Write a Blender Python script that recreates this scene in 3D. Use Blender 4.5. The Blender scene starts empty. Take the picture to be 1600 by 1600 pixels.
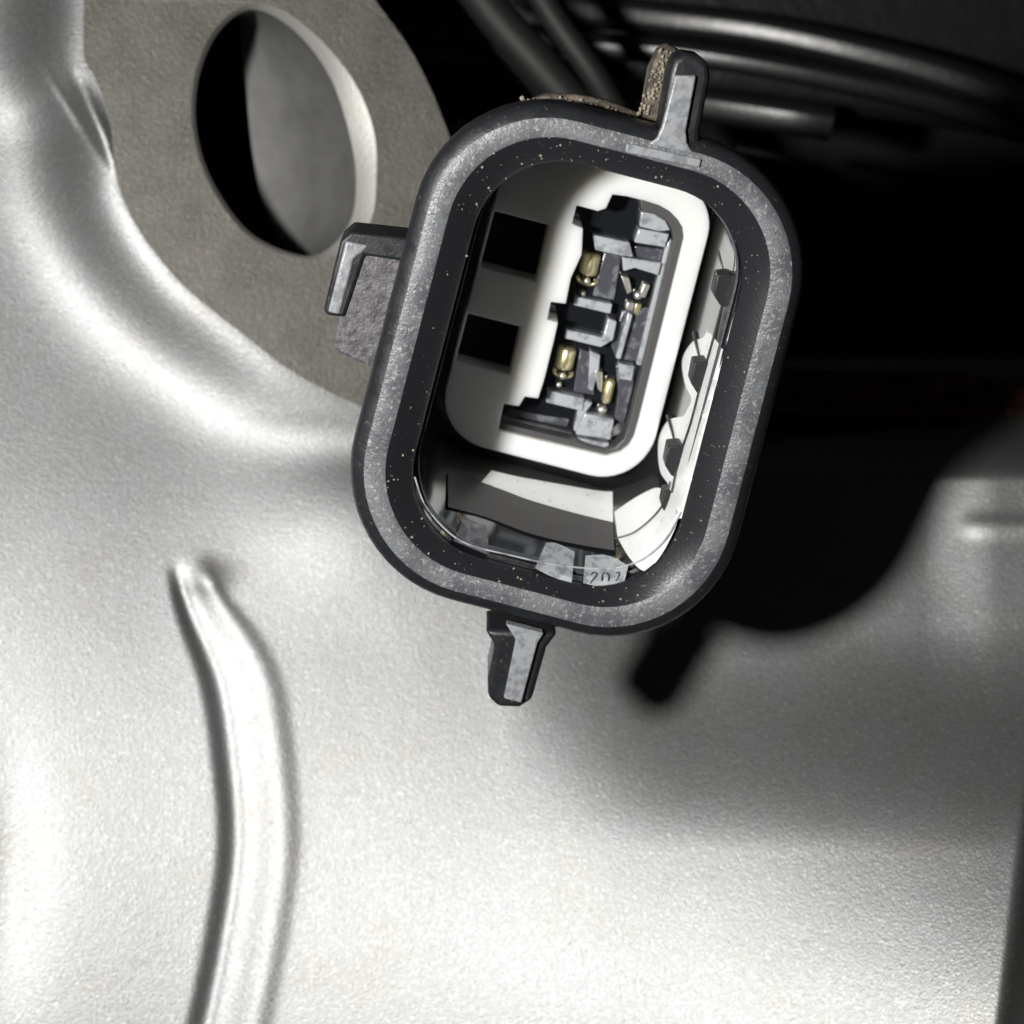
import bpy, bmesh, math, random
import numpy as np
from mathutils import Vector, Matrix
from mathutils.geometry import tessellate_polygon

# ------------------------------------------------------------------ scale
S = 3e-5            # metres per unit; one unit is 0.03 mm (the rim is about 24 mm tall)
ZC = 2700.0         # camera distance in units (81 mm)
scene = bpy.context.scene
COL = scene.collection
random.seed(7)

def W(x, y, z):     # units (x right, y down, z to camera) -> metres
    return Vector(((x - 800) * S, -(y - 800) * S, z * S))

# ------------------------------------------------------------------ camera, world, lamps, exposure
cam_d = bpy.data.cameras.new('camera')
cam = bpy.data.objects.new('camera', cam_d)
COL.objects.link(cam)
cam.location = W(800, 800, ZC)
cam_d.sensor_width = 36
cam_d.lens = 36 * ZC / 1600
cam_d.clip_start = 0.002
cam_d.clip_end = 5
cam_d.dof.use_dof = True
cam_d.dof.focus_distance = (ZC + 10) * S
cam_d.dof.aperture_fstop = 72
scene.camera = cam

world = bpy.data.worlds.new('World')
scene.world = world
world.use_nodes = True
world.node_tree.nodes['Background'].inputs['Color'].default_value = (0.9, 0.95, 1.0, 1)
world.node_tree.nodes['Background'].inputs['Strength'].default_value = 0.009

def area_lamp(name, pos, target, size, power, color):
    d = bpy.data.lights.new(name, 'AREA')
    d.shape = 'DISK'; d.size = size * S; d.energy = power; d.color = color
    o = bpy.data.objects.new(name, d); COL.objects.link(o)
    o.location = W(*pos)
    o.rotation_euler = (W(*target) - W(*pos)).to_track_quat('-Z', 'Y').to_euler()
    return o
area_lamp('torch_light', (-670, 705, 2700), (850, 850, -300), 320, 0.155, (1.0, 0.985, 0.95))

scene.view_settings.view_transform = 'Standard'
scene.view_settings.look = 'None'
scene.view_settings.exposure = 0
scene.view_settings.gamma = 1

# ------------------------------------------------------------------ materials
def ramp(nt, pos_cols):
    r = nt.nodes.new('ShaderNodeValToRGB')
    e = r.color_ramp.elements
    while len(e) < len(pos_cols): e.new(0.5)
    for i, (p, c) in enumerate(pos_cols):
        e[i].position = p
        e[i].color = (c, c, c, 1) if not isinstance(c, tuple) else (*c, 1)
    return r

def mat(name, color, rough=0.5, metal=0.0, ior=1.5, bumps=(), dirt=None, vary=None, rvary=None,
        coat=0, trans=0, cells=None, sss=0, streak=None):
    """bumps: (scale in units, strength, distance in units); dirt: (color, scale, lo, hi); vary: (color2, scale, lo, hi)"""
    m = bpy.data.materials.new(name); m.use_nodes = True
    nt = m.node_tree; N = nt.nodes; L = nt.links
    b = N['Principled BSDF']
    b.inputs['Roughness'].default_value = rough
    b.inputs['Metallic'].default_value = metal
    b.inputs['IOR'].default_value = ior
    b.inputs['Coat Weight'].default_value = coat
    b.inputs['Coat Roughness'].default_value = 0.08
    b.inputs['Transmission Weight'].default_value = trans
    if sss:
        b.inputs['Subsurface Weight'].default_value = sss
        b.inputs['Subsurface Radius'].default_value = (1.0, 0.9, 0.72)
        b.inputs['Subsurface Scale'].default_value = 40 * S
    tc = N.new('ShaderNodeTexCoord')
    mp = N.new('ShaderNodeMapping'); mp.inputs['Scale'].default_value = (1 / S,) * 3
    L.new(tc.outputs['Object'], mp.inputs['Vector'])
    def noise(scale, detail=3, rough_=0.55, vec=None):
        n = N.new('ShaderNodeTexNoise'); n.inputs['Scale'].default_value = 1.0 / scale
        n.inputs['Detail'].default_value = detail; n.inputs['Roughness'].default_value = rough_
        L.new(vec or mp.outputs['Vector'], n.inputs['Vector'])
        return n
    base = N.new('ShaderNodeRGB'); base.outputs[0].default_value = (*color, 1)
    cur = base.outputs[0]
    def mixin(cur, fac, col2):
        mx = N.new('ShaderNodeMix'); mx.data_type = 'RGBA'
        L.new(fac, mx.inputs[0]); L.new(cur, mx.inputs[6]); mx.inputs[7].default_value = (*col2, 1)
        return mx.outputs[2]
    if vary:
        for c2, sc, lo, hi in (vary if isinstance(vary, list) else [vary]):
            r = ramp(nt, [(lo, 0.0), (hi, 1.0)]); L.new(noise(sc, 4).outputs['Fac'], r.inputs[0])
            cur = mixin(cur, r.outputs[0], c2)
    if cells:
        c2, sc, lo, hi = cells
        v = N.new('ShaderNodeTexVoronoi'); v.inputs['Scale'].default_value = 1.0 / sc
        L.new(mp.outputs['Vector'], v.inputs['Vector'])
        r = ramp(nt, [(lo, 0.0), (hi, 1.0)]); L.new(v.outputs['Color'], r.inputs[0])
        cur = mixin(cur, r.outputs[0], c2)
    if dirt:
        for c2, sc, lo, hi in (dirt if isinstance(dirt, list) else [dirt]):
            r = ramp(nt, [(lo, 0.0), (hi, 1.0)]); L.new(noise(sc, 5, 0.7).outputs['Fac'], r.inputs[0])
            cur = mixin(cur, r.outputs[0], c2)
    L.new(cur, b.inputs['Base Color'])
    if rvary:
        r1, r2, sc = rvary
        mr = N.new('ShaderNodeMapRange'); mr.inputs[1].default_value = 0.35; mr.inputs[2].default_value = 0.65
        mr.inputs[3].default_value = r1; mr.inputs[4].default_value = r2
        L.new(noise(sc, 4).outputs['Fac'], mr.inputs[0]); L.new(mr.outputs[0], b.inputs['Roughness'])
    prev = None
    for sc, st, dist in bumps:
        bp = N.new('ShaderNodeBump'); bp.inputs['Strength'].default_value = st
        bp.inputs['Distance'].default_value = dist * S
        L.new(noise(sc, 3, 0.6).outputs['Fac'], bp.inputs['Height'])
        if prev: L.new(prev, bp.inputs['Normal'])
        prev = bp.outputs['Normal']
    if prev: L.new(prev, b.inputs['Normal'])
    return m

TAN = (0.30, 0.24, 0.16)
M = {
 'alu': mat('cast_aluminium', (0.232, 0.239, 0.244), 0.45, 0.78, bumps=((9, 0.28, 1.1), (4.5, 0.6, 1.2)),
            vary=[((0.226, 0.226, 0.222), 140, 0.42, 0.68), ((0.34, 0.34, 0.335), 6, 0.56, 0.68)], dirt=[((0.15, 0.13, 0.10), 7.5, 0.58, 0.70)]),
 'lug': mat('machined_aluminium', (0.138, 0.132, 0.121), 0.5, 0.4, bumps=((10, 0.6, 2.0), (5, 0.8, 1.6)),
            vary=((0.11, 0.104, 0.094), 90, 0.4, 0.65), dirt=[((0.23, 0.20, 0.155), 8, 0.54, 0.70)]),
 'bore': mat('bore_aluminium', (0.16, 0.16, 0.157), 0.6, 0.2, bumps=((8, 0.4, 1.5),), vary=((0.13, 0.13, 0.127), 60, 0.4, 0.65)),
 'shell': mat('black_connector_plastic', (0.016, 0.017, 0.020), 0.38, bumps=((40, 0.3, 3), (6, 0.45, 1.0)),
              dirt=[((0.12, 0.10, 0.075), 9, 0.62, 0.72)], rvary=(0.32, 0.5, 30)),
 'rim': mat('sheen_rim_plastic', (0.165, 0.17, 0.182), 0.31, bumps=((34, 0.3, 4), (7, 0.7, 1.6), (3.5, 0.7, 0.9)),
            vary=((0.10, 0.103, 0.115), 75, 0.42, 0.58), dirt=[((0.36, 0.355, 0.35), 8, 0.54, 0.68)], rvary=(0.28, 0.5, 26)),  # pale grey puts the lit sheen of black plastic into the colour
 'chamfer': mat('dark_lip_plastic', (0.018, 0.018, 0.022), 0.32, bumps=((5, 0.4, 0.8),),
            dirt=[((0.30, 0.26, 0.20), 9, 0.66, 0.70)]),
 'wall': mat('polished_wall_plastic', (0.012, 0.013, 0.016), 0.10, ior=2.3, coat=0.4),
 'tabface': mat('sheen_tab_plastic', (0.30, 0.31, 0.33), 0.32, bumps=((9, 0.5, 2), (4, 0.5, 1)), vary=((0.20, 0.205, 0.22), 16, 0.45, 0.6)),  # paler than the rim: the tab highlight is put into its colour
 'lip': mat('bright_chamfer_aluminium', (0.50, 0.49, 0.47), 0.5, 0.5, bumps=((8, 0.5, 1.6),)),
 'seal': mat('sealing_ring_rubber', (0.06, 0.065, 0.075), 0.2, bumps=((50, 0.4, 4), (10, 0.15, 1.0)), ior=1.6),
 'dusty': mat('dusty_plastic', (0.045, 0.04, 0.036), 0.75, bumps=((9, 0.9, 4.0), (3.5, 0.8, 1.5)),
              vary=((0.16, 0.13, 0.095), 26, 0.38, 0.62), dirt=[((0.26, 0.215, 0.155), 7, 0.54, 0.68)]),
 'grimy': mat('grimy_plastic', (0.065, 0.06, 0.07), 0.55, bumps=((12, 0.9, 4.0), (5, 0.6, 1.5)),
              vary=((0.12, 0.115, 0.125), 14, 0.42, 0.6), dirt=[((0.24, 0.21, 0.17), 8, 0.62, 0.70)]),
 'white': mat('white_insert_plastic', (0.82, 0.82, 0.80), 0.42, sss=0.75, bumps=((60, 0.1, 2),)),
 'grey': mat('grey_terminal_plastic', (0.13, 0.125, 0.135), 0.35, vary=((0.20, 0.20, 0.215), 26, 0.42, 0.6), bumps=((20, 0.4, 3),)),
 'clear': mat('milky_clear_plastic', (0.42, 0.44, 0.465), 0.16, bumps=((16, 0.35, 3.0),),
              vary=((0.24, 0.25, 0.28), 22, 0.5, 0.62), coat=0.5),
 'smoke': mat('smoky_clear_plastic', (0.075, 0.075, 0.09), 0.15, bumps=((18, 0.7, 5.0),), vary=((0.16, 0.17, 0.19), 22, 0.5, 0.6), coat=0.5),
 'gold': mat('gold_plated_contact', (0.86, 0.78, 0.48), 0.34, 0.9, bumps=((6, 0.3, 0.8),)),
 'tin': mat('tinned_contact', (0.85, 0.84, 0.76), 0.34, 0.9, bumps=((6, 0.4, 1.0),)),
 'void': mat('shade_black', (0.004, 0.004, 0.004), 0.6),  # near-black base holds the shade of openings in its colour
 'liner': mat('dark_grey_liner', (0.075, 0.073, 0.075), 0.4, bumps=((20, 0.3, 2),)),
 'hex': mat('dark_hex_plastic', (0.014, 0.015, 0.017), 0.45, bumps=((10, 0.4, 1.5),)),
 'cover': mat('black_cover_plastic', (0.010, 0.010, 0.012), 0.36, bumps=((60, 0.5, 6), (12, 0.35, 1.5))),
 'mirror_white': mat('reflected_white', (0.85, 0.86, 0.86), 0.25, bumps=((30, 0.3, 3), (8, 0.2, 1)), vary=((0.55, 0.58, 0.58), 12, 0.62, 0.72)),  # white for reflections of the insert, given as a surface colour
 'hose': mat('dull_black_rubber', (0.012, 0.012, 0.012), 0.6, bumps=((12, 0.4, 2),)),
 'rib': mat('black_rib_plastic', (0.014, 0.014, 0.015), 0.30, bumps=((60, 0.15, 5), (12, 0.25, 1.5))),
 'brown': mat('rusty_brown_steel', (0.16, 0.06, 0.035), 0.7, bumps=((30, 0.5, 6),), vary=((0.02, 0.013, 0.01), 60, 0.4, 0.6)),
 'red': mat('red_wire_insulation', (0.09, 0.012, 0.008), 0.6),
 'dust': mat('tan_dust', (0.30, 0.265, 0.21), 0.9),
}

# ------------------------------------------------------------------ object helpers
def tag(o, label=None, cat=None, group=None, kind=None):
    if label: o['label'] = label
    if cat: o['category'] = cat
    if group: o['group'] = group
    if kind: o['kind'] = kind
    return o

def empty(name, loc, rot=None, label=None, cat=None, group=None):
    o = bpy.data.objects.new(name, None); COL.objects.link(o)
    o.empty_display_size = 0.002
    mw = Matrix.Translation(loc)
    if rot: mw = mw @ rot.to_4x4()
    o.matrix_world = mw
    return tag(o, label, cat, group)

def link(name, verts, faces, material, parent=None, smooth=40, mats=None, fmat=None, bevel=None):
    me = bpy.data.meshes.new(name)
    me.from_pydata([tuple(v) for v in verts], [], faces)
    me.materials.append(material)
    for m in (mats or []): me.materials.append(m)
    if fmat is not None: me.polygons.foreach_set('material_index', fmat)
    bm = bmesh.new(); bm.from_mesh(me)
    bmesh.ops.recalc_face_normals(bm, faces=bm.faces)
    bm.to_mesh(me); bm.free()
    if smooth:
        me.polygons.foreach_set('use_smooth', [True] * len(me.polygons))
        me.set_sharp_from_angle(angle=math.radians(smooth))
    me.update()
    o = bpy.data.objects.new(name, me); COL.objects.link(o)
    if parent: o.parent = parent
    if bevel:
        b = o.modifiers.new('bevel', 'BEVEL'); b.width = bevel * S; b.segments = 3
        b.limit_method = 'ANGLE'; b.angle_limit = math.radians(35); b.harden_normals = False
    return o

def img2world(px, py, z):
    k = (ZC - z) / ZC
    return W(800 + (px - 800) * k, 800 + (py - 800) * k, z)

def loft(loops, closed=True, cap_last=False, cap_first=False):
    n = len(loops[0]); verts = [p for l in loops for p in l]; faces = []
    for i in range(len(loops) - 1):
        for j in range(n if closed else n - 1):
            a = i * n + j; b_ = i * n + (j + 1) % n
            faces.append((a, b_, b_ + n, a + n))
    if cap_last: faces.append(tuple((len(loops) - 1) * n + j for j in range(n)))
    if cap_first: faces.append(tuple(reversed(range(n))))
    return verts, faces

def rrect(hw, hh, r, n=14, m=8, rs=None):
    """closed rounded rectangle (x right, y down), fixed point count"""
    pts = []
    rs = rs or (r, r, r, r)
    cs = [(hw, -hh, -90, rs[0]), (hw, hh, 0, rs[1]), (-hw, hh, 90, rs[2]), (-hw, -hh, 180, rs[3])]
    arcs = []
    for cx, cy, a0, rr in cs:
        ox = cx - math.copysign(rr, cx); oy = cy - math.copysign(rr, cy)
        arcs.append([(ox + rr * math.cos(math.radians(a0 + 90 * t / n)), oy + rr * math.sin(math.radians(a0 + 90 * t / n))) for t in range(n + 1)])
    for i in range(4):
        pts += arcs[i]
        a = arcs[i][-1]; b = arcs[(i + 1) % 4][0]
        for t in range(1, m): pts.append((a[0] + (b[0] - a[0]) * t / m, a[1] + (b[1] - a[1]) * t / m))
    return pts

def catmull(pts, k=6, closed=True):
    out = []; n = len(pts)
    rng = range(n) if closed else range(n - 1)
    for i in rng:
        g = (lambda q: pts[q % n]) if closed else (lambda q: pts[max(0, min(n - 1, q))])
        p0, p1, p2, p3 = g(i - 1), g(i), g(i + 1), g(i + 2)
        for s in range(k):
            t = s / k
            out.append(tuple(0.5 * ((2 * b) + (-a + c) * t + (2 * a - 5 * b + 4 * c - d) * t * t + (-a + 3 * b - 3 * c + d) * t ** 3)
                             for a, b, c, d in zip(p0, p1, p2, p3)))
    if not closed: out.append(tuple(pts[-1]))
    return out

def tube(path, rad, seg=14, cap=True, flat=1.0):
    """tube along 3-D path (Vectors)"""
    loops = []; n = len(path); prev = None
    for i, p in enumerate(path):
        t = (path[min(i + 1, n - 1)] - path[max(i - 1, 0)]).normalized()
        ref = prev if prev is not None else (Vector((0, 0, 1)) if abs(t.z) < 0.9 else Vector((1, 0, 0)))
        x = (ref - t * ref.dot(t)).normalized(); prev = x
        y = t.cross(x)
        r = rad(i / (n - 1)) if callable(rad) else rad
        loops.append([p + (x * math.cos(2 * math.pi * j / seg) * flat + y * math.sin(2 * math.pi * j / seg)) * r for j in range(seg)])
    return loft(loops, cap_last=cap, cap_first=cap)

# ------------------------------------------------------------------ the cast housing
LUG_EDGE = [(118, -160), (128, -60), (131, 0), (131, 87), (150, 125), (172, 190), (180, 262), (190, 306), (219, 363), (262, 420),
            (306, 464), (372, 516), (416, 551), (459, 582), (520, 615), (600, 650)]
LUG_REST = [(700, 640), (745, 520), (745, 380), (722, 270), (696, 197), (669, 131), (634, 66), (586, 0), (540, -80), (480, -160), (300, -190)]
EDGE = np.array(catmull(LUG_EDGE, 5, closed=False))

def lug_z(x, y):
    return -775 - 0.20 * (x - 150) - 0.03 * (y - 250)

def sst(a, b, x):
    t = np.clip((x - a) / (b - a), 0, 1); return t * t * (3 - 2 * t)

def polyline_dist(X, Y, P):
    best = np.full(X.shape, 1e9); side = np.zeros(X.shape); along = np.zeros(X.shape)
    acc = 0
    for (x0, y0), (x1, y1) in zip(P[:-1], P[1:]):
        dx, dy = x1 - x0, y1 - y0; l2 = dx * dx + dy * dy; l = math.sqrt(l2)
        t = np.clip(((X - x0) * dx + (Y - y0) * dy) / l2, 0, 1)
        d = np.hypot(X - x0 - t * dx, Y - y0 - t * dy)
        m = d < best
        s = -np.sign((X - x0) * dy - (Y - y0) * dx)
        side = np.where(m, s, side); along = np.where(m, acc + t * l, along); best = np.where(m, d, best)
        acc += l
    return best, side, along, acc

GROOVE = np.array(catmull([(262, 870), (285, 960), (325, 1070), (345, 1200), (352, 1320), (335, 1450), (305, 1600), (270, 1740), (230, 1900)], 5, closed=False))

def wob(X, Y, sc, seed):
    rs = np.random.RandomState(seed); out = 0
    for k in range(6):
        a = rs.uniform(0, 2 * math.pi); f = rs.uniform(0.6, 1.6) / sc; ph = rs.uniform(0, 6.28)
        out = out + np.sin((X * math.cos(a) + Y * math.sin(a)) * f * 2 * math.pi + ph)
    return out / 6

def housing_z(X, Y):
    z = -880.0 + 0 * X
    def ramp_int(a, b_, Yv):            # integral of a smooth 0..1 step between a and b_
        t = np.clip((Yv - a) / (b_ - a), 0, 1)
        return (b_ - a) * (t ** 3 - t ** 4 / 2) + np.maximum(0, Yv - b_)
    z = z + 0.255 * (ramp_int(150, 760, Y) - 445)
    z = z + 0.00018 * np.maximum(0, 900 - X) ** 2 * (1 - 0.6 * sst(400, 1900, Y))
    z = z + 0.00019 * np.maximum(0, X - 220) ** 2 * (0.45 + 0.55 * sst(800, 1700, Y))
    z = z + 66 * (sst(980, 1330, Y) - 1) * sst(780, 1120, X)
    # shoulder under the connector, lower left of it
    z = z + 25 * np.exp(-(((X - 560) / 150) ** 2 + ((Y - 800) / 130) ** 2))
    # dark dip at far left bottom
    z = z - 9 * np.exp(-(((X - 10) / 50) ** 2 + ((Y - 1380) / 150) ** 2))
    # right hand edge: ridge then fall away
    z = z - 260 * sst(1600, 1740, X + 0.12 * (Y - 1200)) * sst(950, 1250, Y)
    z = z + 18 * sst(1440, 1560, X) * sst(1150, 850, Y)
    z = z + 5 * np.exp(-(((Y - 822) / 16) ** 2)) * sst(1490, 1530, X)
    # top border rolls off into the engine bay
    yb = 700 + 0.0 * X
    z = z - 500 * sst(yb + 50, yb - 150, Y) * sst(760, 860, X)
    # fillet up to the lug
    d, s, al, tot = polyline_dist(X, Y, EDGE)
    lz = lug_z(X, Y) - 9
    w = np.exp(-(d / 105.0) ** 2)
    outside = s > 0
    w = np.where(outside, w, 1.0)
    lz = np.where(outside, lz - 0.04 * d, lz)
    fade = sst(800, 640, Y) * sst(860, 640, X)
    z = z * (1 - w * fade) + lz * w * fade
    # chip beside the lug edge
    z = z + 14 * np.exp(-(((X - 150 - 0.45 * (Y - 190)) / 14) ** 2 + ((Y - 190) / 60) ** 2)) * (s > 0)
    z = z - 7 * np.exp(-(((X - 122 - 0.62 * (Y - 190)) / 3.5) ** 2 + ((Y - 190) / 60) ** 2))
    # curved rib with a crease on its left
    d, s, al, tot = polyline_dist(X, Y, GROOVE)
    sd = d * np.where(s < 0, 1, -1)       # positive to the right
    wid = 0.55 + 0.45 * sst(0, 260, al)
    q = sd / wid
    prof = -26 * sst(-16, 16, q) + 10 * sst(20, 34, q) + 24 * sst(34, 92, q) - 9 * sst(92, 122, q) + 1 * sst(130, 200, q)
    on = sst(-8, 90, al) * sst(-60, -16, -np.abs(np.minimum(q, 0)) )
    z = z + 0.44 * prof * sst(0, 70, al) * sst(240, 130, q)
    z = z + 7 * np.exp(-(((X - 325) / 34) ** 2 + ((Y - 905) / 26) ** 2))
    # casting unevenness
    z = z + 1.5 * wob(X, Y, 420, 3) + 0.15 * wob(X, Y, 110, 5) + 0.05 * wob(X, Y, 30, 9)
    return z

housing = empty('cast_housing', img2world(400, 900, -800), None,
    'cast grey aluminium housing filling the left and bottom, curved rib and round lug on it', 'casing')
H0 = housing.matrix_world.inverted()
xs = np.arange(-260, 1861, 6.0); ys = np.arange(-260, 1861, 6.0)
GX, GY = np.meshgrid(xs, ys)
GZ = housing_z(GX, GY)
LUGP = [tuple(p) for p in EDGE] + catmull(LUG_REST, 5, closed=False)
def inside(px, py, poly):
    c = np.zeros(px.shape, bool); n = len(poly)
    for i in range(n):
        x0, y0 = poly[i]; x1, y1 = poly[(i + 1) % n]
        if y0 == y1: continue
        m = ((y0 > py) != (y1 > py)) & (px < (x1 - x0) * (py - y0) / (y1 - y0) + x0)
        c ^= m
    return c
K = (ZC - GZ) / ZC
PX = (GX - 800) * K * S; PY = -(GY - 800) * K * S; PZ = GZ * S
h0 = housing.location
verts = np.stack([PX - h0.x, PY - h0.y, PZ - h0.z], -1).reshape(-1, 3)
nx = len(xs); ny = len(ys)
dE, sE, _, _ = polyline_dist(GX, GY, EDGE)
inl = inside(GX, GY, LUGP) & (dE > 14)
void = (GY < 565) & (GX > 560) | inl
faces = []
for j in range(ny - 1):
    for i in range(nx - 1):
        if void[j, i] and void[j + 1, i + 1] and void[j, i + 1] and void[j + 1, i]: continue
        a = j * nx + i
        faces.append((a, a + nx, a + nx + 1, a + 1))
link('casting', verts, faces, M['alu'], housing, smooth=180)

# lug: flat machined face with a bore
BORE = catmull([(363, 20), (415, 6), (481, 44), (547, 118), (582, 197), (588, 271), (577, 350), (525, 398), (459, 402), (385, 367), (328, 289), (302, 210), (302, 131), (325, 62)], 6)
BORE2 = catmull([(366, 26), (405, 16), (460, 48), (512, 113), (541, 190), (556, 271), (548, 345), (505, 394), (457, 396), (388, 361), (333, 285), (308, 209), (308, 134), (330, 68)], 6)
FAR = catmull([(366, 26), (374, 52), (380, 90), (385, 140), (390, 200), (398, 260), (412, 320), (440, 375), (470, 425), (380, 430), (270, 330), (230, 230), (220, 130), (270, 50)], 6)
def lw(p, dz=0):
    return img2world(p[0], p[1], lug_z(p[0], p[1]) + dz) - h0
outer = [lw(p) for p in LUGP]; hole = [lw(p) for p in BORE]
o2 = [Vector((v.x, v.y, 0)) for v in outer]; h2 = [Vector((v.x, v.y, 0)) for v in hole]
tris = tessellate_polygon([o2, h2])
vs = outer + hole
side = [lw(p, -90) for p in LUGP]
no, nh = len(outer), len(hole)
fs = [tuple(t) for t in tris]
base = len(vs); vs = vs + side
for i in range(no): fs.append((i, (i + 1) % no, base + (i + 1) % no, base + i))
link('mounting_lug', vs, fs, M['lug'], housing, smooth=30)
c1 = [lw(p) for p in BORE]; c2 = [lw(p, -26) for p in BORE2]
v, f = loft([c1, [a.lerp(b, 0.5) + Vector((0, 0, 3 * S)) for a, b in zip(c1, c2)], c2])
link('bore_chamfer', v, f, M['lip'], housing, smooth=40)
loops = []
for t in (0, 0.1, 0.25, 0.45, 0.7, 1.0):
    q = [((1 - t) * a[0] + t * b[0], (1 - t) * a[1] + t * b[1]) for a, b in zip(BORE2, FAR)]
    loops.append([lw(p, -26 - 230 * math.sin(t * math.pi / 2) ** 0.8) for p in q])
v, f = loft(loops)
link('bore_wall', v, f, M['bore'], housing, smooth=180)

# ------------------------------------------------------------------ things behind, upper right
def tube_px(pts, r, k=8, seg=20, flat=1.0):
    return tube([img2world(*p) for p in catmull(pts, k, closed=False)], r if callable(r) else r * S, seg, flat=flat)

cover = empty('fan_cover', img2world(1300, 60, -1700), None, 'blurred black plastic cover with long curved ribs across the upper right corner', 'cover')
def child(name, vf, m, parent, smooth=60, **k):
    inv = parent.matrix_world.inverted()
    return link(name, [inv @ Vector(p) for p in vf[0]], vf[1], m, parent, smooth, **k)
# curved panel
loops = []
for t in np.linspace(0, 1, 24):
    x = 560 + t * 1300
    yb = 120 + 150 * t * t + 10 * t
    loops.append([img2world(x, yb, -1780), img2world(x, yb - 22, -1742), img2world(x, yb - 60, -1738), img2world(x, yb - 160, -1720), img2world(x, yb - 300, -1680), img2world(x, yb - 520, -1600)])
child('panel', loft(loops, closed=False), M['cover'], cover)
LAMP = W(-670, 705, 2700)
def band(name, pts, wid, x0, turn, tilt=0.0, th=16):
    """flat-topped rib: a swept bar whose face leans toward upper left, turning along its length"""
    path = [img2world(*p) for p in catmull(pts, 8, closed=False)]
    pp = catmull(pts, 8, closed=False)
    i0 = min(range(len(pp)), key=lambda i: abs(pp[i][0] - x0)); p0 = path[i0]
    Hn = ((cam.location - p0).normalized() + (LAMP - p0).normalized()).normalized()
    k = -Hn.x / Hn.z
    path = [img2world(a_[0], a_[1], a_[2] + k * (a_[0] - x0) * 1.58 - turn * (a_[0] - x0) ** 2 / 20000) for a_ in pp]
    loops = []; n = len(path)
    for i, p in enumerate(path):
        t = (path[min(i + 1, n - 1)] - path[max(i - 1, 0)]).normalized()
        c = t.cross(Hn).normalized()
        nn = (Hn + c * tilt).normalized(); c = t.cross(nn).normalized(); nn = c.cross(t).normalized()
        prof = [(-1.5, -3.2), (-1.15, -0.9), (-0.85, -0.12), (-0.5, 0), (0.5, 0), (0.85, -0.12), (1.15, -0.9), (1.5, -3.2)]
        loops.append([p + (c * a_ * wid / 2 + nn * b_ * th) * S for a_, b_ in prof])
    child(name, loft(loops, closed=False), M['rib'], cover)
band('rib', [(700, -40, -1560), (860, 8, -1560), (1020, 28, -1560), (1180, 48, -1560), (1330, 80, -1560), (1480, 120, -1560), (1680, 190, -1560)], 56, 1100, 7)
band('rib', [(800, 56, -1600), (920, 74, -1600), (1050, 84, -1600), (1180, 103, -1600), (1330, 132, -1600), (1480, 168, -1600), (1700, 240, -1600)], 44, 980, 8, 0.10)
band('boss', [(1090, 166, -1640), (1160, 176, -1640), (1240, 188, -1640), (1300, 198, -1650)], 60, 1170, 12, 0.12)

def blurry_hose(pts, r, label, m='hose'):
    o = empty('hose', img2world(*pts[0]), None, label, 'hose')
    child('tube', tube_px(pts, r), M[m], o)
    return o
blurry_hose([(690, -90, -1250), (770, 20, -1250), (850, 110, -1260), (940, 220, -1300), (990, 330, -1350)], 46, 'blurred thick black hose slanting down behind the connector top left')
blurry_hose([(800, -90, -1200), (860, 20, -1200), (930, 120, -1220), (1000, 240, -1300)], 30, 'thinner blurred black hose slanting just left of the top tab')
blurry_hose([(610, 60, -1500), (700, 66, -1480), (770, 74, -1470), (850, 140, -1470), (900, 240, -1500)], 30, 'short blurred black pipe crossing dark gap right of the lug')

wire = empty('red_wire', img2world(700, 210, -1000), None, 'sliver of red wire showing in the dark gap between lug and connector', 'wire')
child('insulation', tube_px([(640, 330, -1000), (688, 250, -1000), (704, 214, -1010), (722, 190, -1100)], 9), M['red'], wire)

brk = empty('brown_bracket', img2world(1400, 640, -1150), None, 'dark rusty brown bracket in shadow right of the connector', 'bracket')
loops = []
for t in np.linspace(0, 1, 30):
    x = 1100 + 800 * t
    y = 560 + 0.14 * (x - 1240) + 14 * math.sin(t * 9)
    loops.append([img2world(x, y + 8, -1190), img2world(x, y, -1150), img2world(x, y + 6, -1120), img2world(x, y + 50, -1090), img2world(x, y + 70, -1060), img2world(x, y + 84, -1120), img2world(x, y + 190, -1180)])
child('flange', loft(loops, closed=False), M['brown'], brk)
child('rib', tube_px([(1450, 690, -1080), (1440, 640, -1080), (1470, 600, -1100), (1530, 600, -1130)], 16), M['brown'], brk)

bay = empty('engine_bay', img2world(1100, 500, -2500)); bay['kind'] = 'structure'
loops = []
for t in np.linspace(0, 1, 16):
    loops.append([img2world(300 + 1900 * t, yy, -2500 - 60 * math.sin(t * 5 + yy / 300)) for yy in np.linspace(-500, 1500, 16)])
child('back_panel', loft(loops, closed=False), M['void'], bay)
# ------------------------------------------------------------------ the connector
AX, BY = 0.015, 0.36
w = Vector((AX, -BY, 1)).normalized()
C0 = img2world(903, 582, 0)
ur = Vector((0.968, -0.252, 0)); u = (ur - w * ur.dot(w)).normalized(); vv = w.cross(u)
R = Matrix((u, vv, w)).transposed()
conn = empty('sensor_connector', C0, R, 'black oval plug connector with white insert, gold contacts and three tabs', 'connector')
CAMP = W(800, 800, ZC)
RT = R.transposed()
def pt(px, py, d):
    """point of the plane d units below the rim, seen at this spot of the photo, in connector axes (metres)"""
    q = img2world(px, py, 0) - CAMP
    t = (-d * S - w.dot(CAMP - C0)) / w.dot(q)
    return RT @ (CAMP + q * t - C0)
UX, UY = (0.968, 0.252), (-0.252, 0.968)
def il(a, b, c=(903, 582)):
    return (c[0] + a * UX[0] + b * UY[0], c[1] + a * UX[1] + b * UY[1])
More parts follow.
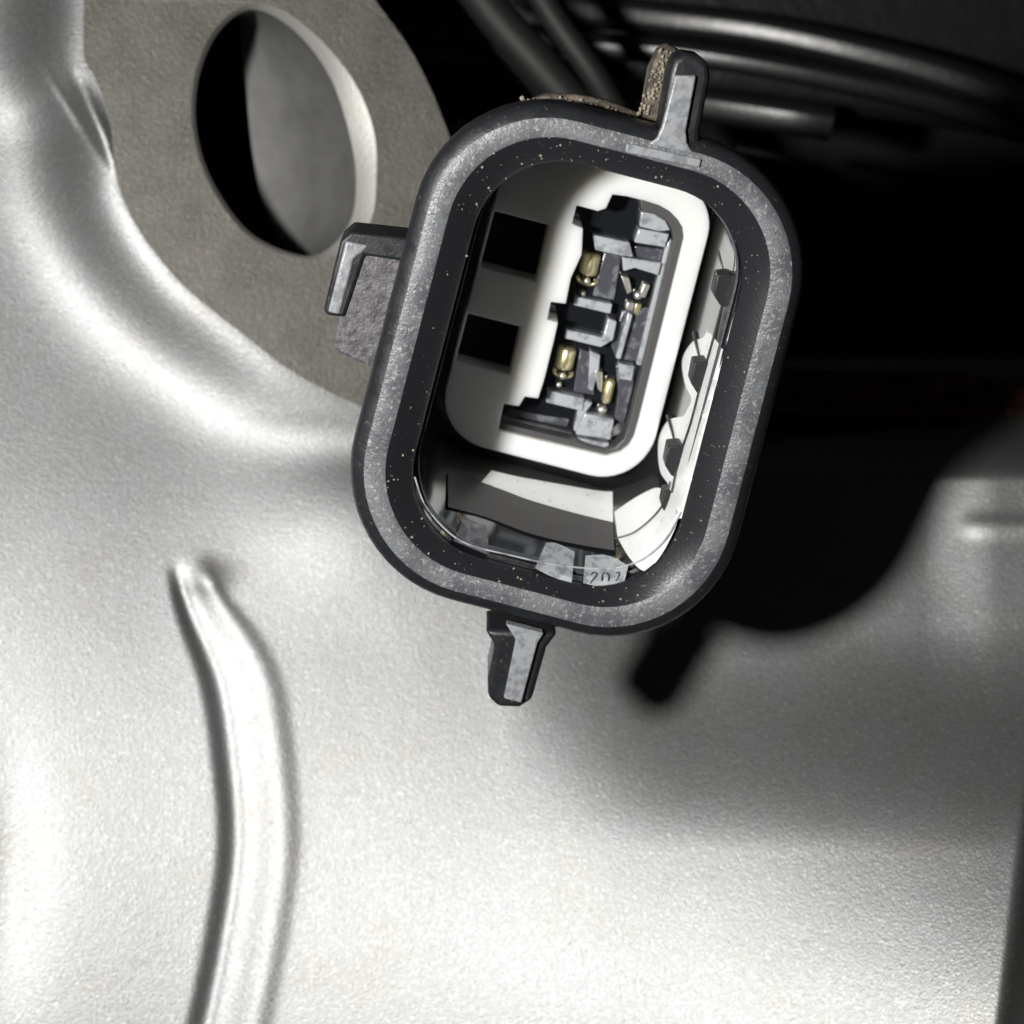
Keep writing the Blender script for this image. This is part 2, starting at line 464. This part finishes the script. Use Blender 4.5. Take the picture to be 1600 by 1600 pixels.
def ring0(hw, hh, r, d, rs=None):
    out = []
    for a, b in rrect(hw, hh, r, rs=rs):
        p = pt(*il(a, b), 0); out.append(Vector((p.x, p.y, -d * S)))
    return out
def cpart(name, vf, m, parent=None, smooth=40, **k):
    return link(name, vf[0], vf[1], m, parent or conn, smooth, **k)

D = 300
# outside body and flange
cpart('shell', loft([ring0(200, 255, 150, 900), ring0(200, 255, 150, 420), ring0(222, 322, 140, 372), ring0(226, 326, 142, 140), ring0(240, 340, 152, 124), ring0(296, 386, 197, 112), ring0(307, 396, 206, 98),
                     ring0(313, 401, 211, 60), ring0(313, 401, 211, 24), ring0(310, 398, 208, 13), ring0(304, 392, 203, 5), ring0(291, 379, 192, 0)]), M['shell'])
cpart('rim', loft([ring0(291.5, 379.5, 192, 0.7), ring0(285, 374, 187, -1.2), ring0(276, 366, 180, -2), ring0(264, 355, 170, -1), ring0(257, 350, 163, 2)]), M['rim'])
LD = 32
WD = [LD, LD + 30, 170, D + 5, D + 66]; WS = [0, 2, 9, 15, 20]; WR = [138, 136, 118, 92, 88]
WC = lambda d: float(np.interp(d, [LD, D], [0, -54]))
def ring1(shrink, d, rad=None):
    """the lip outline as seen at depth LD, carried along the connector's axis to depth d"""
    out = []
    for a_, b_ in rrect(214 - shrink, 318 - shrink, rad or 138 - shrink):
        p = pt(*il(a_, b_ + 2 + WC(d)), LD); out.append(Vector((p.x, p.y, -d * S)))
    return out
top = ring0(257.5, 350.5, 163.5, 2); lip = ring1(0, LD)
mid = [a_.lerp(b_, 0.2) for a_, b_ in zip(top, lip)]
for p in mid: p.z = -7 * S
mid2 = [a_.lerp(b_, 0.9) for a_, b_ in zip(top, lip)]
for p in mid2: p.z = -27 * S
cpart('chamfer', loft([top, mid, mid2, lip, ring1(-1, LD + 10)]), M['chamfer'])
cpart('wall', loft([ring1(np.interp(d, WD, WS), d, np.interp(d, WD, WR)) for d in (LD + 8, LD + 30, 100, 135, 170, 215, 260, D + 5, D + 66)], cap_last=True), M['wall'])
cpart('sealing_ring', loft([ring1(1, 60), ring1(3.5, 56), ring1(6, 57), ring1(7, 61), ring1(6, 66), ring1(2, 68)]), M['seal'])

# tabs -----------------------------------------------------------------
def plate(name, poly, d, t, m, parent=None, holes=(), bevel=None, k=0, smooth=35):
    """plate traced at depth d (units below rim), t thick going down"""
    P = [pt(x, y, d) for x, y in (catmull(poly, k) if k else poly)]
    loopsH = [[pt(x, y, d) for x, y in h] for h in holes]
    flat = [[Vector((p.x, p.y, 0)) for p in l] for l in [P] + loopsH]
    tr = tessellate_polygon(flat)
    vs = P + [p for l in loopsH for p in l]; n = len(vs)
    lo = [p - Vector((0, 0, t * S)) for p in vs]
    fs = [tuple(x) for x in tr] + [tuple(n + i for i in reversed(x)) for x in tr]
    off = 0
    for l in [P] + loopsH:
        q = len(l)
        for i in range(q):
            a, b_ = off + i, off + (i + 1) % q
            fs.append((a, b_, n + b_, n + a))
        off += q
    o = link(name, vs + lo, fs, m, parent or conn, smooth, bevel=None)
    bm = bmesh.new(); bm.from_mesh(o.data)
    bmesh.ops.dissolve_limit(bm, angle_limit=math.radians(1), verts=bm.verts, edges=bm.edges)
    bm.to_mesh(o.data); bm.free()
    o.data.set_sharp_from_angle(angle=math.radians(smooth))
    if bevel:
        b = o.modifiers.new('bevel', 'BEVEL'); b.width = bevel * S; b.segments = 3
        b.limit_method = 'ANGLE'; b.angle_limit = math.radians(40)
    return o

t1 = plate('tab', [(1028, 232), (1031, 200), (1046, 112), (1052, 92), (1070, 82), (1092, 86), (1108, 100), (1110, 122), (1094, 205), (1094, 232), (1098, 262), (1020, 246)], 6, 74, M['shell'], bevel=9)
plate('tab_web', [(1000, 215), (1004, 180), (1016, 110), (1030, 80), (1046, 70), (1070, 84), (1080, 110), (1060, 240)], 110, 60, M['dusty'], t1, bevel=5)
plate('tab_face', [(1012, 226), (1026, 216), (1034, 200), (1055, 118), (1088, 118), (1072, 205), (1074, 224), (1084, 240)], -2.4, 20, M['tabface'], t1, bevel=3)
t2 = plate('tab', [(757, 985), (773, 1010), (762, 1060), (762, 1090), (778, 1106), (812, 1107), (832, 1094), (838, 1070), (854, 1014), (872, 990)], 6, 94, M['shell'], bevel=9)
plate('tab_face', [(790, 975), (806, 1000), (787, 1092), (815, 1099), (840, 1006), (850, 990)], -2.4, 20, M['tabface'], t2, bevel=3)
t3 = plate('side_tab', [(640, 372), (548, 362), (532, 376), (505, 486), (512, 494), (538, 496), (570, 400), (640, 410)], 40, 90, M['shell'], bevel=6)
plate('tab_face', [(540, 376), (575, 384), (566, 396), (553, 404), (531, 492), (512, 488)], 37.5, 20, M['tabface'], t3, bevel=4)
plate('tab_web', [(640, 380), (552, 398), (528, 500), (519, 540), (530, 552), (575, 572), (640, 580)], 46, 60, M['grimy'], t3, bevel=5)

plate('dusty_ledge', [(800, 168), (850, 148), (900, 148), (950, 158), (1000, 178), (1020, 215), (980, 250), (800, 230)], 112, 30, M['dusty'], bevel=8)
# mould step on the rim's inner top edge
plate('mould_step', [(980, 224), (1096, 249), (1093, 262), (977, 238)], -6, 14, M['tabface'], bevel=2)

# white insert ---------------------------------------------------------
ins_poly = [il(-25 + a, -90 + b) for a, b in rrect(168, 241, 70, n=10, m=2, rs=(74, 86, 78, 70))]
POCKET = [(957, 304), (980, 307), (1008, 314), (1030, 321), (1046, 330), (1059, 343), (1067, 356), (1069, 372), (1045, 470), (1020, 570), (999, 655), (991, 683), (983, 697),
          (970, 707), (947, 713), (917, 706), (778, 673), (787, 631), (811, 635), (820, 620), (841, 623), (850, 595), (865, 535), (872, 504), (855, 500), (861, 472), (884, 475),
          (892, 435), (909, 398), (911, 357), (894, 350), (901, 321), (934, 330), (947, 326)]
RECT1 = [il(-189.5, -211), (858, 352), (838, 440), il(-189.5, -121)]
RECT2 = [il(-189.5, -46), (814, 511), (797, 586), il(-189.5, 31)]
def clipp_(poly, s):
    cx = sum(p[0] for p in poly) / len(poly); cy = sum(p[1] for p in poly) / len(poly)
    return [(cx + (x - cx) * s, cy + (y - cy) * s) for x, y in poly]
insert = plate('insert', ins_poly, D, 150, M['white'], holes=[POCKET, RECT1, RECT2], bevel=5)

plate('slot_shade', clipp_(RECT1, 1.12), D + 58, 20, M['void'], insert)  # black plates added under both slots to darken them
plate('slot_shade', clipp_(RECT2, 1.12), D + 58, 20, M['void'], insert)
plate('liner', [(1000, 312), (1030, 321), (1046, 330), (1059, 343), (1067, 356), (1069, 372), (1045, 470), (1020, 570), (999, 655), (991, 683), (983, 697), (970, 707), (947, 713), (917, 706), (778, 673),
                (781, 661), (897, 688), (920, 698), (945, 704), (962, 699), (975, 686), (985, 655), (1008, 565), (1031, 468), (1053, 375), (1050, 360), (1042, 346), (1026, 336), (1003, 331)], D + 12, 60, M['liner'], insert, bevel=2)
# pocket contents ------------------------------------------------------
def clipp(poly, c, s):  # shrink a polygon about its centre line a little
    return [(c[0] + (x - c[0]) * s, c[1] + (y - c[1]) * s) for x, y in poly]
H1 = [(903, 326), (934, 333), (948, 329), (958, 309), (1001, 318), (996, 345), (984, 376), (930, 362), (926, 390), (911, 388), (911, 357), (897, 348)]
H2 = [(864, 476), (884, 478), (948, 497), (940, 527), (874, 510), (872, 502), (859, 497)]
H3 = [(981, 423), (992, 420), (1020, 428), (1012, 470), (995, 490), (980, 484), (975, 450)]
H4 = [(938, 568), (970, 577), (962, 640), (950, 650), (934, 644), (934, 600)]
block = plate('terminal_block', [(x, y) for x, y in POCKET], D + 70, 40, M['grey'], holes=[H1, H2, H3, H4])
plate('block_shade', [(x, y) for x, y in clipp_(POCKET, 0.97)], D + 105, 20, M['void'], block)  # black plate added beneath the block to keep its openings dark
def clear(name, poly, dd, t=26, m='clear', bv=2.5, **k):
    return plate(name, poly, D + dd, t, M[m], block, bevel=bv, **k)
clear('bar', [(926, 367), (984, 379), (990, 402), (972, 400), (930, 391)], 40)
clear('bar', [(899, 464), (957, 475), (954, 491), (896, 477)], 40)
clear('bar', [(885, 515), (942, 528), (950, 497), (964, 503), (958, 532), (939, 543), (882, 529)], 40)
clear('bar', [(856, 611), (914, 623), (910, 643), (853, 629)], 42)
clear('plate', [(1002, 331), (1022, 334), (1040, 345), (1048, 360), (1030, 362), (999, 354)], 34)
clear('plate', [(998, 357), (1046, 366), (1040, 387), (991, 379)], 40)
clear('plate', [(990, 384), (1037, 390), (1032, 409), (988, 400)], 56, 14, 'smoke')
clear('plate', [(972, 402), (1034, 411), (1029, 431), (1018, 427), (992, 419), (974, 424)], 40)
clear('rail', [(1040, 385), (1048, 372), (1050, 380), (1003, 572), (994, 570)], 46)
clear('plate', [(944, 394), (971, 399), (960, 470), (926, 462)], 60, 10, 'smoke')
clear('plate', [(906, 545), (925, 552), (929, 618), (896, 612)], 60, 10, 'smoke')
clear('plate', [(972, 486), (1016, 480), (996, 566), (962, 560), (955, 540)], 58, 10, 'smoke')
clear('rib', [(981, 489), (989, 492), (970, 562), (962, 560)], 44, 16)
clear('plate', [(922, 548), (938, 555), (936, 580), (926, 612), (919, 608)], 46)
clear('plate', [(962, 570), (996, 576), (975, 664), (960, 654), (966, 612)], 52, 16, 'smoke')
clear('plate', [(966, 568), (992, 572), (988, 596), (968, 592)], 44)
emb = clear('embossed_plate', [(914, 646), (960, 656), (954, 688), (899, 679)], 40)
clear('plate', [(898, 684), (953, 693), (947, 704), (925, 703), (898, 696)], 34)
clear('plate', [(903, 640), (916, 625), (926, 630), (912, 650), (900, 676), (896, 672)], 46)
clear('ledge', [(787, 652), (896, 678), (893, 690), (782, 664)], 48, 18, 'grey')
clear('ledge', [(800, 640), (850, 650), (890, 655), (886, 668), (790, 648)], 62, 8, 'smoke')
# raised scroll lettering on the small plate
def relief(points, d, r, m, parent, k=5):
    path = [pt(x, y, d) for x, y in catmull(points, k, closed=False)]
    return cpart('numeral', tube(path, r * S, 6), M[m], parent, smooth=60)
relief([(917, 659), (922, 653), (930, 655), (930, 662), (922, 667), (923, 673), (931, 674)], D + 40, 1.3, 'clear', emb)
relief([(939, 661), (944, 655), (952, 659), (950, 666), (942, 671), (941, 677), (949, 679)], D + 40, 1.3, 'clear', emb)

def pin(x0, y0, x1, y1, r, dd, m='gold'):
    a, b_ = pt(x0, y0, D + dd), pt(x1, y1, D + dd)
    path = [a.lerp(b_, t) for t in (0, 0.06, 0.14, 0.5, 0.86, 0.94, 1)]
    rr = [0.55, 0.85, 1, 1, 1, 0.85, 0.55]
    it = iter(rr)
    v, f = tube(path, lambda t: rr[min(6, round(t * 6))] * r * S, 20)
    return cpart('contact', (v, f), M[m], block, smooth=60)
def ball(x, y, r, dd, m='tin', sq=1.0, name='contact_tip'):
    bm = bmesh.new(); bmesh.ops.create_uvsphere(bm, u_segments=16, v_segments=10, radius=r * S)
    for v_ in bm.verts: v_.co.x *= sq
    me = bpy.data.meshes.new(name); bm.to_mesh(me); bm.free(); me.materials.append(M[m])
    me.polygons.foreach_set('use_smooth', [True] * len(me.polygons))
    o = bpy.data.objects.new(name, me); COL.objects.link(o); o.parent = block; o.location = pt(x, y, D + dd); return o
def arc(x, y, r, dd, a0, a1, th, m='gold'):
    c = pt(x, y, D + dd)
    path = [c + Vector((math.cos(math.radians(a)) * r, math.sin(math.radians(a)) * r * 0.6, math.sin(math.radians(a)) * r * 0.3)) * S for a in np.linspace(a0, a1, 16)]
    return cpart('contact_loop', tube(path, th * S, 8), M[m], block, smooth=60)
pin(926, 394, 918, 430, 16, 58); arc(918, 436, 17, 60, 170, 380, 3.5); ball(917, 439, 6.5, 52); ball(911, 459, 5, 58)
pin(888, 541, 880, 577, 16, 58); arc(880, 582, 16, 60, 150, 380, 3.5); ball(879, 587, 6.5, 52); ball(873, 601, 5.5, 54)
pin(955, 592, 946, 630, 9, 55); ball(941, 640, 8, 60, 'tin', 1.2)
plate('contact', [(929, 578), (942, 582), (940, 614), (934, 608)], D + 45, 20, M['tin'], block, bevel=2)
plate('contact', [(970, 431), (983, 434), (987, 456), (980, 460)], D + 45, 20, M['tin'], block, bevel=2)
plate('contact', [(1006, 443), (1016, 446), (1008, 466), (998, 464)], D + 52, 20, M['tin'], block, bevel=2)
ball(997, 461, 8, 56); plate('contact', [(980, 472), (992, 474), (989, 486), (977, 484)], D + 50, 20, M['tin'], block, bevel=2)
plate('contact', [(993, 474), (1003, 476), (997, 493), (990, 488)], D + 56, 20, M['gold'], block, bevel=2)

# dark hexagons and line: reflected gaps on the right inner wall, built solid -----------------------
def hexpatch(x, y, s=1.0, d=130):
    P = []
    base = [(-12, -25), (8, -27), (17, -18), (14, 12), (2, 27), (-8, 22), (-18, 6)]
    return plate('hex_reflection', [(x + a * s, y + b_ * s) for a, b_ in base], d, 45, M['hex'], bevel=2)

print('insert extents', max(p[0] for p in [pt(*q, D) for q in ins_poly]) / S, min(pt(*q, D).y for q in ins_poly) / S, 'wall', max(p.x for p in ring0(208, 311, 128, D)) / S, min(p.y for p in ring0(208, 311, 128, D)) / S)


# reflections of the insert, built as patches that follow the curved inner wall ------------------------------
_A = []; _B = []
for a_, b_ in rrect(214, 318, 138):
    p = pt(*il(a_, b_ + 2), LD); _A.append((p.x / S, p.y / S, 1)); _B.append((a_, b_))
AFF = np.linalg.lstsq(np.array(_A), np.array(_B), rcond=None)[0]
def wall_sd(p):
    a_, b_ = np.array((p.x / S, p.y / S, 1)) @ AFF
    d = -p.z / S; b_ -= WC(d)
    sh = np.interp(d, WD, WS); rr = np.interp(d, WD, WR); qx = abs(a_) - (214 - sh - rr); qy = abs(b_) - (318 - sh - rr)
    return math.hypot(max(qx, 0), max(qy, 0)) + min(max(qx, qy), 0) - rr
def onwall(x, y, off):
    lo, hi = LD, D + 5
    for _ in range(26):
        m_ = (lo + hi) / 2
        if wall_sd(pt(x, y, m_)) < -off: lo = m_
        else: hi = m_
    return pt(x, y, lo)
def resample(pts, n):
    P = np.array(catmull(pts, 8, closed=False)); l = np.r_[0, np.cumsum(np.hypot(*np.diff(P, axis=0).T))]
    t = np.linspace(0, l[-1], n)
    return list(zip(np.interp(t, l, P[:, 0]), np.interp(t, l, P[:, 1])))
def wallstrip(name, A_, B_, m, off=2.0, n=48, k=6, parent=None):
    A_, B_ = resample(A_, n), resample(B_, n)
    loops = [[onwall(a[0] + (b[0] - a[0]) * j / k, a[1] + (b[1] - a[1]) * j / k, off) for j in range(k + 1)] for a, b in zip(A_, B_)]
    o = cpart(name, loft(loops, closed=False), M[m], parent, smooth=60)
    return o
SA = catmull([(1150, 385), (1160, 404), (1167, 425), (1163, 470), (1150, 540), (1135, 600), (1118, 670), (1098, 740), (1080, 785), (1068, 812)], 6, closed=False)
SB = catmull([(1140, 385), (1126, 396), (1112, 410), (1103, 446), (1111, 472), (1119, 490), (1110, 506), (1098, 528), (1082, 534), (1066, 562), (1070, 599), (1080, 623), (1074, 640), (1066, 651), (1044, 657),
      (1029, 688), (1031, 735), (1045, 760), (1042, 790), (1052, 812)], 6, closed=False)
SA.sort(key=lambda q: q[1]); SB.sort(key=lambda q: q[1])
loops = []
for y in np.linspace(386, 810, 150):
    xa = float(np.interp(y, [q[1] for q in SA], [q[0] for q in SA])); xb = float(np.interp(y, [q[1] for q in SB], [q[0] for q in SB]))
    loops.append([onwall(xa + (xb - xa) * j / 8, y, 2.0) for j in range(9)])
cpart('side_reflection', loft(loops, closed=False), M['mirror_white'], smooth=60)  # white strip laid on for the bright reflection in the glossy wall
wallstrip('ring_reflection', [(768, 735), (806, 744), (850, 752), (930, 766), (957, 768)], [(752, 753), (790, 767), (830, 782), (900, 802), (958, 816)], 'mirror_white', 2.5)  # mirrored white band of the insert, laid on as a patch
wallstrip('dark_reflection', [(700, 738), (765, 758), (830, 782), (900, 802), (958, 816)], [(700, 792), (760, 808), (830, 834), (900, 850), (960, 860)], 'liner', 1.5)  # dark band of the reflection, laid over the mirrored contacts
wallstrip('corner_reflection', [(965, 840), (984, 872), (1007, 892), (1031, 870), (1052, 832), (1062, 802)], [(960, 800), (984, 783), (1010, 768), (1028, 762), (1040, 770), (1050, 790)], 'mirror_white')  # bright reflection in the corner, modelled as a white patch
p1 = wallstrip('pad_reflection', [(853, 848), (870, 849), (898, 862)], [(836, 888), (860, 900), (893, 912)], 'clear', 3, 12)  # mirror images of the pocket parts, modelled as pads
p2 = wallstrip('pad_reflection', [(915, 868), (950, 868), (982, 884)], [(911, 911), (945, 917), (975, 910)], 'clear', 3, 12)
wallstrip('pad_reflection', [(725, 808), (760, 822)], [(708, 845), (765, 868)], 'smoke', 3, 8)
for gl in ([(923, 898), (928, 894), (932, 898), (926, 906), (922, 912)], [(940, 908), (941, 898), (946, 895), (951, 899), (950, 908)], [(962, 896), (967, 894), (966, 902), (962, 908)]):
    cpart('numeral', tube([onwall(x, y, 4.5) for x, y in catmull(gl, 4, closed=False)], 1.1 * S, 6), M['liner'], p2)  # marks of the mirrored part, modelled as thin tubes
for x, y, k in ((1133, 455, 1.0), (1097, 592, 1.0), (1056, 722, 0.95), (1046, 788, 0.7)):
    hexpatch(x, y, k, 112)
line = [(1150, 375), (1148, 420), (1131, 470), (1112, 540), (1098, 590), (1080, 660), (1062, 715), (1050, 770)]
cpart('hex_line', tube([onwall(x, y, 3) for x, y in catmull(line, 4, closed=False)], 2.6 * S, 8), M['hex'])  # dark line of the reflected pattern, modelled as a tube
for l in ([(1124, 395), (1130, 415), (1134, 432)], [(1085, 520), (1090, 545), (1094, 563)], [(1044, 650), (1051, 675), (1054, 692)]):
    cpart('rib_fin', tube([onwall(x, y, 3) for x, y in catmull(l, 4, closed=False)], lambda t: (4.5 - 3 * t) * S, 8), M['hex'])

loop = empty('looped_cable', img2world(1280, 260, -1500), None, 'faint thin black cable loop in the dark right of the top tab', 'cable')
child('sheath', tube_px([(1150, 232, -1500), (1230, 250, -1500), (1300, 272, -1500), (1322, 310, -1500), (1306, 370, -1500), (1276, 412, -1520), (1230, 430, -1600)], 10), M['cover'], loop)
# grit lying on the chamfer and on the dusty ledge
bm = bmesh.new()
rnd = random.Random(4)
def grain(p, r_):
    g = bmesh.ops.create_icosphere(bm, subdivisions=1, radius=r_ * S)
    for v_ in g['verts']:
        v_.co = Vector((v_.co.x * rnd.uniform(0.6, 1.3), v_.co.y * rnd.uniform(0.6, 1.3), v_.co.z)) + p
for _ in range(120):
    i = rnd.randrange(len(top)); t = rnd.random()
    q = top[i].lerp(top[(i + 1) % len(top)], rnd.random()); q2 = lip[i]
    p = q.lerp(q2, t); p.z = -(2 + 30 * t) * S + 2 * S
    grain(p, rnd.choice((0.8, 1.0, 1.3, 2.2)))
for _ in range(170):
    x = rnd.uniform(815, 1035); y = 150 + max(0, x - 900) * 0.33 + rnd.uniform(2, 34)
    grain(pt(x, y, 110), rnd.uniform(1.5, 4.5) * (1 if rnd.random() < .9 else 1.5))
for _ in range(60):
    t = rnd.random(); grain(pt(1046 - 44 * t + rnd.uniform(-14, 4), 78 + 120 * t, 108), rnd.uniform(1.5, 4))
me = bpy.data.meshes.new('grit'); bm.to_mesh(me); bm.free(); me.materials.append(M['dust'])
o = bpy.data.objects.new('grit', me); COL.objects.link(o); o.parent = conn; o['kind'] = 'stuff'

def wall_line(name, pts, off, r_, m):
    cpart(name, tube([onwall(x, y, off) for x, y in catmull(pts, 6, closed=False)], r_ * S, 8), M[m])
wall_line('seam', [(958, 842), (990, 832), (1022, 806), (1040, 780), (1047, 752)], 4, 1.6, 'hex')
wall_line('seam', [(648, 745), (668, 795), (720, 845), (800, 868), (880, 884), (950, 888), (1000, 876), (1040, 842), (1064, 800)], 4, 1.5, 'clear')
